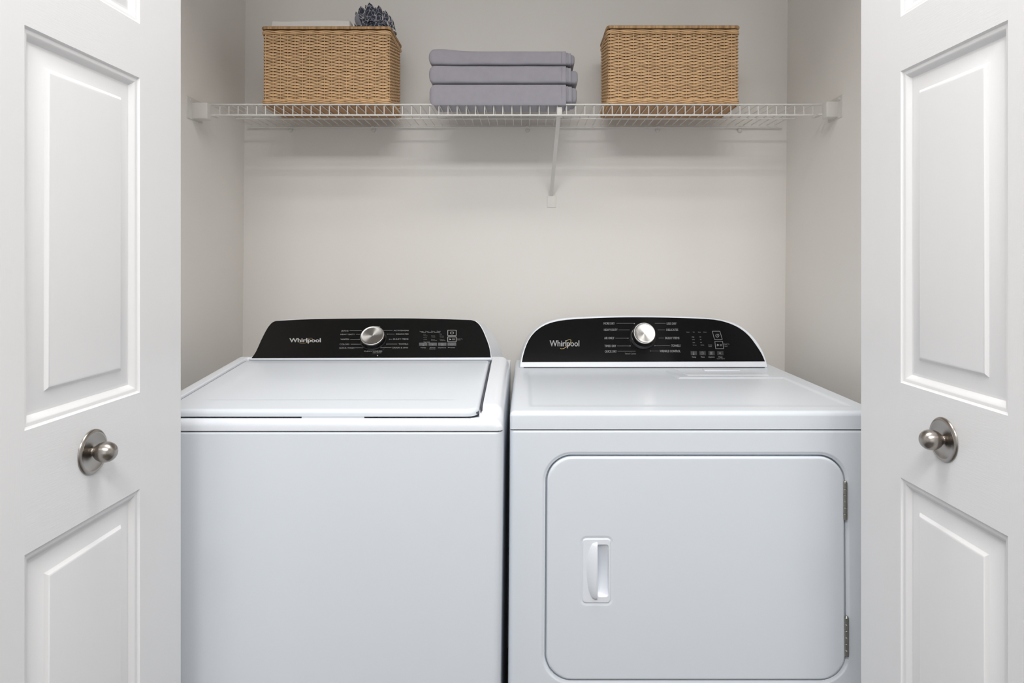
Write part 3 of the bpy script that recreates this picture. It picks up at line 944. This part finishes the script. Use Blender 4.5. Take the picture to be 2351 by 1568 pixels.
for (s, a, c, y0, y1) in (('Sense', 190, 270, 275, 252), ('Wet', 360, 410, 275, 252), ('Damp', 505, 572, 275, 252), ('Done', 650, 728, 275, 252),
                          ('High', 335, 398, 408, 382), ('Med', 345, 408, 480, 455), ('Low', 360, 415, 556, 532), ('Ex. Low', 365, 462, 625, 604),
                          ('90', 540, 582, 408, 384), ('60', 553, 588, 480, 455), ('40', 562, 598, 556, 532), ('20 Min', 572, 665, 625, 602),
                          ('Wrinkle', 775, 880, 622, 600), ('Shield', 785, 868, 660, 638), ('Hold To', 1200, 1345, 600, 574), ('Start', 1215, 1300, 652, 628)):
    T4(s, a, c, y0, y1, dim)
for (s, a, c) in (('Temp', 332, 445), ('Time', 572, 678), ('Options', 782, 948), ('Mute', 1052, 1160)):
    T4(s, a, c, 950, 920, ink, 0.14)
T4('Cycle Signal', 1008, 1220, 990, 968, dim)
for q in ([(885, 238), (1090, 238), (1155, 462), (945, 462)], [(955, 512), (1165, 512), (1190, 712), (978, 712)]):
    pr.path(ink, [c4(*p) for p in q], 0.75, True)
cx, cy = c4(1022, 355); pr.ell(ink, cx, cy, 3.7, 3.7, 0.8, -60, 240, -8); pr.line(ink, cx - .5, cy - 3.6, cx, cy + .3, 0.8)
pr.path(ink, [c4(1018, 588), c4(1018, 640), c4(1068, 614)], 0.7, True)
for x in (1100, 1125): pr.line(ink, *c4(x, 590), *c4(x + 5, 640), 0.7)
tag(ink.build('printed_lettering', M['ink'], dpan, smooth=False, label='white printed cycle names and symbols'), kind='stuff')
tag(dim.build('printed_lines', M['inkdim'], dpan, smooth=False), kind='stuff')
for i, (xc) in enumerate((380, 617, 860, 1095)):
    q = [c4(xc - 85, 782), c4(xc + 85, 782), c4(xc + 92, 890), c4(xc - 78, 890)]
    R = [on_plane(a, c, dp0, dn) for a, c in q]
    k = plate('touch_key', R, dn, [(0, 0.001, None), (0, 0.0016, None), (0.0002, 0.0018, None)], M['keydark'], dpan, smooth=False)
    ic = MB(); p2 = Printer(dp0, dn, 0.0021)
    if i == 0:
        p2.line(ic, *c4(378, 790), *c4(382, 850), 0.9); p2.fill(ic, [c4(362, 848), c4(402, 848), c4(402, 874), c4(365, 874)])
    elif i == 1:
        cx, cy = c4(617, 832); p2.ell(ic, cx, cy, 3.2, 3.2, 0.5); p2.line(ic, cx, cy, cx, cy - 2, .5); p2.line(ic, cx, cy, cx + 1.6, cy + .6, .5)
    elif i == 2:
        for yy in (800, 832, 862): p2.line(ic, *c4(825, yy), *c4(895, yy), 0.9)
        for xx in (835, 865): p2.line(ic, *c4(xx, 795), *c4(xx, 868), 0.9)
    else:
        p2.fill(ic, [c4(1068, 822), c4(1085, 822), c4(1108, 805), c4(1112, 858), c4(1090, 842), c4(1070, 842)])
    tag(ic.build('key_symbol', M['inkdim'], k, smooth=False), kind='stuff')
lg = MB()
pr.text(lg, 'Whirlpool', crop2(293, 0)[0], crop2(487, 0)[0], crop2(0, 272)[1], crop2(0, 234)[1], bold=0.22)
tag(lg.build('maker_lettering', M['ink2'], dpan, smooth=False, label='off-white lettering crossed by a gold swirl'), kind='stuff')
rg = MB(); cx, cy = crop2(398, 259)
pr.ell(rg, cx, cy, 15.0, 5.6, 0.9, 60, 190, -40); pr.ell(rg, cx, cy, 15.0, 5.6, 0.9, -70, 62, -40)
tag(rg.build('maker_swirl', M['gold'], dpan, smooth=False), kind='stuff')

# ------------------------------------------------------------------ wire shelf
ZD = CZ + 0.4245          # centre line of the deck wires
SF = 1.858                # front plane
shelf = empty('wire_shelf', (-0.03, 2.0, ZD), 'white coated wire shelf spanning the closet above the machines', 'shelf')
XL, XR = -0.859, 0.800
wp = MB(); wp.tube([(0, BW - .008, ZD), (0, SF + .004, ZD), (0, SF + .0012, ZD - .0014), (0, SF, ZD - .004), (0, SF, ZD - .030)], 0.0014, 6)
first = None
for i in range(67):
    x = P(483.8 + 20.95 * i, 250, SF).x
    if first is None:
        first = wp.build('cross_wire', M['wire'], shelf, origin=(0, 0, 0), angle=80); o = first
    else:
        o = first.copy(); COL.objects.link(o)
    o.parent = shelf; o.location = Vector((x, 0, 0)) - Vector(WORLD[shelf.name])
for (nm, y, z, r, a, c) in (('front_upper_rail', SF - .0032, ZD - .0006, .0021, XL - .012, XR + .010), ('front_lower_rail', SF - .0030, ZD - .0295, .0023, XL - .012, XR + .010),
                            ('middle_rail', 2.025, ZD - .0037, .0021, XL, XR), ('back_rail', BW - .010, ZD - .0075, .0026, XL - .012, XR + .004), ('deck_rail', 1.93, ZD - .0037, .0014, XL, XR)):
    if nm == 'deck_rail': continue
    b = MB(); b.tube([(a, y, z), (c, y, z)], r, 8); b.build(nm, M['wire'], shelf, angle=80)
for (px, py) in ((666.5, 299), (857.5, 299), (1211, 299), (1509.5, 299), (1698.5, 299)):
    q = P(px, py, BW - .004)
    b = MB(); b.lathe([(0.0062, 0), (0.0068, 0.002), (0.0060, 0.0065), (0.003, 0.008)], (q.x, BW - .0005, q.z), (0, -1, 0), 16)
    cl = b.build('wall_clip', M['bracket'], shelf)
    b = MB(); b.tube([(q.x - .005, BW - .0085, q.z + .008), (q.x - .004, BW - .0150, q.z + .0105), (q.x + .004, BW - .0150, q.z + .0105), (q.x + .005, BW - .0085, q.z + .008), (q.x + .004, BW - .004, q.z + .003)], .0016, 6)
    b.build('clip_hook', M['bracket'], cl)
# end brackets
for s in (-1, 1):
    w0 = wx(s, ZD)
    if s < 0: x0, x1, ya, yb, zt_, zb_ = w0, -0.8435, 1.806, 1.834, 1.22 + .4185, 1.22 + .3750
    else: x0, x1, ya, yb, zt_, zb_ = 0.7900, w0, 1.792, 1.822, 1.22 + .4180, 1.22 + .3760
    bk = rbox('end_bracket', x0, x1, ya, yb, zb_, zt_, 0.003, M['bracket'], shelf)
    px_ = w0 + (0.0025 if s < 0 else -0.0025)
    b = MB(); b.box(min(w0, px_), max(w0, px_), ya - .022, ya + .060, zt_ - .045, zt_ + .012)
    b.build('mounting_flange', M['bracket'], bk, smooth=False)
    b = MB(); b.lathe([(0.0036, 0), (0.0036, .0012), (0.002, .0024)], (px_, ya - .010, zt_ + .004), (-s, 0, 0), 12); b.build('screw', M['bracket'], bk)
    xe = x1 if s < 0 else x0
    b = MB(); b.box(min(xe, xe - s * .009) - .002, max(xe, xe - s * .009) + .002, yb - .004, SF + .003, ZD - .0370, ZD - .0322); b.build('rail_cup', M['bracket'], bk, smooth=False)
# diagonal brace
ta = P(1284.5, 246, SF + .006); tb = P(1265.5, 450, BW - .004)
d = (tb - ta).normalized(); sx = Vector((1, 0, 0)); nn_ = d.cross(sx).normalized()
V = []; Fs = []
wd = 0.0056; fl = 0.0055
prof = [(-wd, fl), (-wd, 0), (wd, 0), (wd, fl), (wd - .0012, fl), (wd - .0012, .0012), (-wd + .0012, .0012), (-wd + .0012, fl)]
sgn = -1 if nn_.y < 0 else 1
for q, sc_ in ((ta, 1.25), (ta.lerp(tb, .12), 1.0), (ta.lerp(tb, .9), 1.0), (tb, .75)):
    for (a, h) in prof: V.append(q + sx * (a * sc_) + nn_ * (h * sgn))
for i in range(3):
    for j in range(8):
        j2 = (j + 1) % 8; Fs.append((i * 8 + j, i * 8 + j2, i * 8 + 8 + j2, i * 8 + 8 + j))
Fs.append(tuple(range(8))); Fs.append(tuple(24 + j for j in range(8)))
br = mesh('diagonal_brace', V, Fs, M['bracket'], shelf, angle=30)
fp = P(1266.5, 464, BW); rbox('foot_plate', fp.x - .014, fp.x + .014, BW - .0032, BW - .0002, fp.z - .017, fp.z + .020, .001, M['wall'], br, seg=2)
rbox('front_hook', ta.x - .0072, ta.x + .0072, SF - .0004, SF + .008, ZD - .034, ZD - .006, .002, M['bracket'], br, seg=2)


# ------------------------------------------------------------------ wicker baskets
BWD, BDP, BHT = 0.346, 0.165, 0.2195


def perim(s, off, w_=BWD, d_=BDP, r=0.006):
    """point on the basket's plan at arc length s, pushed out by off"""
    Ls = [w_ - 2 * r, math.pi * r / 2, d_ - 2 * r, math.pi * r / 2] * 2
    cs = [(0, -1, (-w_ / 2 + r, -d_ / 2)), None, (1, 0, (w_ / 2, -d_ / 2 + r)), None, (0, 1, (w_ / 2 - r, d_ / 2)), None, (-1, 0, (-w_ / 2, d_ / 2 - r)), None]
    tot = sum(Ls); s = s % tot
    k = 0
    while s > Ls[k] and k < 7: s -= Ls[k]; k += 1
    if k % 2 == 0:
        nx, ny, (x, y) = cs[k]; tx, ty = -ny, nx
        return x + tx * s + nx * off, y + ty * s + ny * off
    corner = [(w_ / 2 - r, -d_ / 2 + r, -90), (w_ / 2 - r, d_ / 2 - r, 0), (-w_ / 2 + r, d_ / 2 - r, 90), (-w_ / 2 + r, -d_ / 2 + r, 180)][k // 2]
    a = math.radians(corner[2] + 90 * s / Ls[k])
    return corner[0] + (r + off) * math.cos(a), corner[1] + (r + off) * math.sin(a)


TOT = 2 * (BWD - .012) + 2 * (BDP - .012) + 2 * math.pi * .006
NST = 50; PITCH = TOT / NST
weave = MB(); stakes = MB(); bands = MB(); rimb = MB()
rows = 41; z0r, z1r = 0.020, BHT - 0.026
for i in range(rows):
    z = z0r + (z1r - z0r) * i / (rows - 1)
    pts = []; NS = NST * 4
    ph = random.uniform(-.1, .1)
    for k in range(NS):
        s = TOT * k / NS
        a = 0.0029 * math.sin(math.pi * (s / PITCH - 0.5) + (math.pi if i % 2 else 0))
        x, y = perim(s + PITCH * .0, a)
        zz = z + 0.00045 * math.sin(math.pi * (s / PITCH - 0.5) + (math.pi if i % 2 else 0)) * (1 if i % 2 else -1) + random.uniform(-.00018, .00018)
        pts.append((x, y, zz))
    weave.tube(pts, 0.0014, 6, True, rz=0.00182)
for i in range(NST):
    x, y = perim((i + 0.0) * PITCH, 0.0)
    stakes.tube([(x, y, 0.006), (x, y, BHT - .012)], 0.0017, 5)
for (zc, sg) in ((0.0125, 1), (BHT - 0.0175, -1)):
    for k3 in range(4):
        pts = []
        NS = NST * 3
        for k in range(NS):
            s = TOT * k / NS; ph = math.pi * 2 * s / (PITCH * 8) + k3 * math.pi / 2
            x, y = perim(s, 0.0028 + 0.0016 * math.cos(ph))
            pts.append((x, y, zc + sg * 0.0040 * math.sin(ph)))
        bands.tube(pts, 0.0022, 6, True)
for (zc, hh, off) in ((BHT - .0045, .0042, .0022), (0.0040, .0032, .0010)):
    NR = 420; V = []; Fs = []
    for k in range(NR * 2):
        s = TOT * k / (NR * 2); rg_ = 0.0006 if k % 2 else 0
        for (a, h) in ((-.003, -hh * .7), (.002 - rg_, -hh), (.0036 - rg_, -hh * .6), (.0040 - rg_, 0), (.0036 - rg_, hh * .6), (.002 - rg_, hh - rg_), (-.003, hh * .7)):
            x, y = perim(s, off + a); V.append((x, y, zc + h))
    n_ = NR * 2
    for k in range(n_):
        k2 = (k + 1) % n_
        for j in range(7):
            j2 = (j + 1) % 7; Fs.append((k * 7 + j, k2 * 7 + j, k2 * 7 + j2, k * 7 + j2))
    rimb.add(V, Fs)
    if zc > .1: rim_n = (len(rimb.v), len(rimb.f))
backing = MB()  # added dark sheet: stops see-through and paints shade behind the weave
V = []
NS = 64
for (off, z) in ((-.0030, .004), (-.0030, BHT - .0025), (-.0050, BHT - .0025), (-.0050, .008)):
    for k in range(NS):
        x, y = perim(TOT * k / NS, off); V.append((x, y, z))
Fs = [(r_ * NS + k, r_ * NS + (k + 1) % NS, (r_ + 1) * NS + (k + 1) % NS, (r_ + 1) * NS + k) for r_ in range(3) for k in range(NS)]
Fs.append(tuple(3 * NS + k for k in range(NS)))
backing.add(V, Fs)
brd = MB(); V = []
for z in (0.0005, 0.0045):
    for k in range(NS):
        x, y = perim(TOT * k / NS, -.001); V.append((x, y, z))
brd.add(V, [tuple(range(NS)), tuple(NS + k for k in range(NS))] + [(k, (k + 1) % NS, NS + (k + 1) % NS, NS + k) for k in range(NS)])

ZS = ZD + .0016
lb = (-0.5505, 1.884 + BDP / 2, ZS); rbk = (0.4070, 1.884 + BDP / 2, ZS)
bk1 = empty('wicker_basket', lb, 'honey-brown woven wicker basket holding cloths, at the left end of the wire shelf', 'basket', 'wicker baskets on the wire shelf')
def local(mb, name, m, kind=None, ang=60, origin=(0, 0, 0)):
    o = mesh(name, [(v[0] + lb[0], v[1] + lb[1], v[2] + lb[2]) for v in mb.v], mb.f, m, bk1, angle=ang, origin=lb)
    if kind: o['kind'] = kind
    return o
rt = MB(); rt.v = rimb.v[:rim_n[0]]; rt.f = rimb.f[:rim_n[1]]
rbm = MB(); rbm.v = rimb.v[rim_n[0]:]; rbm.f = [tuple(i - rim_n[0] for i in f) for f in rimb.f[rim_n[1]:]]
local(weave, 'woven_strands', M['wicker'], 'stuff'); local(stakes, 'stakes', M['stake'], 'stuff')
local(bands, 'twisted_bands', M['wicker'], 'stuff'); local(rt, 'wrapped_rim', M['rim']); local(rbm, 'wrapped_foot', M['rim'])
local(backing, 'weave_shade_sheet', M['weaveshade']); local(brd, 'base_board', M['board'])
bk2 = bk1.copy(); COL.objects.link(bk2); bk2.location = (rbk[0], rbk[1], rbk[2] + 0.0)
bk2['label'] = 'woven wicker basket with nothing above its rim, right of the towels on the shelf'
bk2.scale = (1.030, 1.0, 1.012)
for ch in list(bk1.children):
    c = ch.copy(); COL.objects.link(c); c.parent = bk2

# folded white cloth and navy patterned cloth in the left basket
zr = lb[2] + BHT


def towel_mesh(xl, xr, y0, y1, zb, zt, lcap=0.02, rcap=0.002, bump=0.0, wav=0.0, seed=0, expo=0.42, sag=0.0, nx=56, nr=48):
    V = []; Fs = []
    for i in range(nx + 1):
        t = i / nx
        # denser near both ends
        t = 0.5 - 0.5 * math.cos(math.pi * t)
        x = xl + (xr - xl) * t
        dl_ = x - xl; dr_ = xr - x
        k = 1.0
        if dl_ < lcap: k = min(k, math.sqrt(max(0, 1 - ((lcap - dl_) / lcap) ** 2)) * .9 + .1)
        if dr_ < rcap: k = min(k, math.sqrt(max(0, 1 - ((rcap - dr_) / rcap) ** 2)) * .5 + .5)
        ztt = zt + bump * math.exp(-((x - xl - .03) / .05) ** 2) + wav * math.sin(x * 31 + seed) * .5
        zbb = zb - sag * 0
        cz = (ztt + zbb) / 2; hz = (ztt - zbb) / 2 * k; cy = (y0 + y1) / 2; hy = (y1 - y0) / 2 - (1 - k) * .010
        for j in range(nr):
            a = 2 * math.pi * j / nr
            ca, sa = math.cos(a), math.sin(a)
            yy = cy + hy * math.copysign(abs(ca) ** (0.16), ca)
            zz = cz + hz * math.copysign(abs(sa) ** expo, sa)
            fr = max(0, -ca)
            yy += (0 if sag else 0.0012) * math.sin(x * 47 + seed * 2 + zz * 90) * fr
            if sa < 0: zz -= sag * sstep((cy - yy) / hy, .915, .955)
            V.append((x, yy, zz))
    for i in range(nx):
        for j in range(nr):
            j2 = (j + 1) % nr; Fs.append((i * nr + j, i * nr + j2, (i + 1) * nr + j2, (i + 1) * nr + j))
    Fs.append(tuple(range(nr))); Fs.append(tuple(nx * nr + j for j in range(nr)))
    return V, Fs


lzt = P(700, 48, 1.925).z
wc = empty('folded_white_cloth', ((-0.72 - 0.478) / 2, 1.96, lb[2] + .006), 'flat folded white cloth showing just above the rim of the left wicker basket', 'cloth')
V, Fs = towel_mesh(-0.7155, -0.4895, 1.905, 2.035, lb[2] + 0.0085, lzt, lcap=.006, rcap=.006, expo=.25, wav=.0015, bump=-.002)
mesh('outer_fold', V, Fs, M['linen'], wc, angle=50)
V, Fs = towel_mesh(-0.488, -0.480, 1.915, 2.020, lb[2] + 0.0085, lzt - .006, lcap=.002, rcap=.003, expo=.3, nx=12)
mesh('inner_fold', V, Fs, M['linen'], wc, angle=50)

sc0 = (-0.419, 1.962, lb[2] + .0085)
scarf = empty('patterned_cloth', sc0, 'crumpled navy cloth with white vein pattern heaped in the left wicker basket', 'cloth')
V = []; Fs = []; na, nh = 96, 34
rnd = random.Random(3)
cxs, cys = -0.424, 1.966
htop = P(845, 14, 1.94).z
for i in range(nh + 1):
    t = i / nh
    for j in range(na):
        a = 2 * math.pi * j / na
        if t < .45:
            z = sc0[2] + (zr - .012 - sc0[2]) * t / .45; rx, ry = .040, .060
            w_ = 0.03
        else:
            q = (t - .45) / .55
            z = zr - .012 + (htop - zr + .012) * math.sin(q * math.pi / 2) ** .9
            rr = math.cos(q * math.pi / 2) ** .62
            rx, ry = .049 * rr + .001, .052 * rr + .001
            if q < .15: rx = .040 + (rx - .040) * q / .15
            w_ = 1
        fold = abs(math.sin(a * 4.5 + 2.2 * t + 0.6 * math.sin(3 * a))) ** .7
        f2 = abs(math.sin(a * 8 - 5 * t)) ** .8
        k = 1 + w_ * (0.20 * (fold - .6) + 0.10 * (f2 - .6)) * (1 if t < .97 else .3)
        tipl = 0.012 * w_ * (fold - .5) * (1 if t > .5 else 0) * (1 - abs(2 * (t - .45) / .55 - 1)) 
        x = cxs + .0 + rx * k * math.cos(a)
        # the heap falls away towards the right
        zz = z + tipl - (max(0, x - cxs + .01) * .35 * w_ if t > .45 else 0)
        if x > -0.3850 and (t < .56 or zz < zr + .006): x = -0.3850
        V.append((x, cys + ry * k * math.sin(a) * .95, max(zz, sc0[2] if t < .45 else (zr + .0015 if x > -.390 and t > .5 else zr - .02))))
for i in range(nh):
    for j in range(na):
        j2 = (j + 1) % na; Fs.append((i * na + j, i * na + j2, (i + 1) * na + j2, (i + 1) * na + j))
Fs.append(tuple(range(na))); Fs.append(tuple(nh * na + j for j in range(na)))
mesh('cloth_heap', V, Fs, M['scarf'], scarf, angle=28)
# pointed ruffles standing out of the heap
for k, (px, py, bx, by, wd_, dd) in enumerate(((818, 26, 835, 58, 13, 1.935), (821, 44, 838, 70, 13, 1.930), (900, 60, 890, 76, 8, 1.93), (874, 20, 866, 46, 9, 1.915), (888, 34, 878, 56, 9, 1.905), (839, 10, 846, 34, 9, 1.93), (854, 20, 852, 50, 10, 1.90), (827, 34, 838, 60, 10, 1.90), (868, 44, 870, 72, 9, 1.893), (846, 52, 856, 74, 12, 1.893), (846, 5, 852, 42, 13, 1.915), (869, 11, 860, 52, 14, 1.905), (886, 23, 874, 58, 12, 1.905), (898, 40, 884, 64, 10, 1.912), (829, 15, 838, 46, 14, 1.925), (819, 32, 832, 58, 13, 1.910),
                                              (858, 34, 866, 70, 15, 1.898), (836, 38, 848, 72, 15, 1.898), (879, 46, 878, 72, 11, 1.898), (898, 52, 888, 70, 8, 1.915))):
    tip = P(px, py, dd + .02); base = P(bx, by, dd); n1, n2 = 10, 8
    V = []; Fs = []
    for i in range(n1 + 1):
        t = i / n1; c = base.lerp(tip, t); wdt = wd_ * 1.25 * 1.9 / 1567 * (1 - t) ** .6 + .0008
        for j in range(n2 + 1):
            s = j / n2 * 2 - 1
            V.append((c.x + wdt * s + .002 * math.sin(5 * t + k), c.y + .010 * s * s * (1 - t * .5) + .004 * math.sin(3 * t + k), c.z + .003 * math.cos(3 * s + k) * (1 - t)))
    m_ = n2 + 1
    for i in range(n1):
        for j in range(n2):
            a = i * m_ + j; Fs.append((a, a + 1, a + m_ + 1, a + m_))
    nv = len(V)
    V += [(v[0], v[1] + .0016, v[2]) for v in V]
    Fs += [tuple(nv + q for q in f) for f in list(Fs)]
    o = mesh('ruffle', V, Fs, M['scarf_l'] if k in (0, 1, 15) else M['scarf'], scarf, angle=60)
    e = MB(); e.tube([V[i * m_] for i in range(n1 + 1)], .0009, 5); e.tube([V[i * m_ + n2] for i in range(n1 + 1)], .0009, 5)
    e.build('white_edge', M['linen'], o)
b = MB(); b.tube([P(886, 50, 1.925), P(893, 55, 1.93), P(899, 62, 1.932), P(905, 70, 1.935), P(912.5, 75, 1.94)], .0026, 7, rz=.0018); b.build('ribbon_tail', M['linen'], scarf)

# ------------------------------------------------------------------ folded towels
tz = [CZ + 0.4262, CZ + 0.4795, CZ + 0.5300, CZ + 0.5700]
specs = [('bottom', tz[0], tz[1], 986, 1300, 1316, 1325.5, 0.0, 0.0105), ('middle', tz[1], tz[2], 984.5, 1300, 1314, 1327.5, 0.001, 0.0), ('top', tz[2], tz[3], 984, 1300, 1314, 1320, 0.0065, 0.0)]
for i, (pos, zb, zt_, pl, pr_, p2_, p3_, bmp, sg) in enumerate(specs):
    y0 = 1.8475; y1 = 1.975
    X = lambda p: P(p, 200, y0 + .006).x
    lab = {'bottom': 'folded lavender-grey towel at the bottom of the stack of three, resting on the wire shelf',
           'middle': 'folded lavender-grey towel in the middle of the stack of three on the wire shelf',
           'top': 'folded lavender-grey towel on top of the stack of three on the wire shelf'}[pos]
    tw = empty('folded_towel', ((X(pl) + X(pr_)) / 2, (y0 + y1) / 2, zb), lab, 'towel', 'folded towels stacked on the wire shelf')
    V, Fs = towel_mesh(X(pl), X(pr_), y0 + .001 * i, y1, zb + .0006, zt_ - .0006, lcap=.014, rcap=.0012, bump=bmp, wav=.0, seed=i * 2.1, sag=sg, expo=.36)
    mesh('outer_fold', V, Fs, M['towel'], tw, angle=50)
    dz = (zt_ - zb)
    V, Fs = towel_mesh(X(pr_) - .03, X(pr_ + 5), y0 + .006, y1 - .01, zb + .0015, zt_ - .003, lcap=.004, rcap=.0015, seed=i, expo=.36, nx=16)
    mesh('second_fold', V, Fs, M['towel_d'], tw, angle=50)
    V, Fs = towel_mesh(X(pr_) - .03, X(p2_ - 2), y0 + .008, y1 - .01, zb + .0020, zt_ - .004, lcap=.004, rcap=.0015, seed=i, expo=.36, nx=16)
    mesh('third_fold', V, Fs, M['towel'], tw, angle=50)
    V, Fs = towel_mesh(X(pr_) - .03, X(p3_), y0 + .016, y1 - .02, zb + (.004 if i != 1 else .003), zt_ - .006 - (.004 if i == 1 else 0), lcap=.004, rcap=.009, seed=i, expo=.62, nx=20)
    mesh('rolled_fold', V, Fs, M['towel_d'], tw, angle=50)
    b = MB(); xs = X(1289.5)
    b.tube([(xs, y0 + .001 * i - .0003, zb + dz * .16), (xs, y0 + .001 * i - .0007, zb + dz * .5), (xs, y0 + .001 * i - .0003, zb + dz * .86)], .0006, 5)
    b.build('hem_stitching', M['towel'], tw)
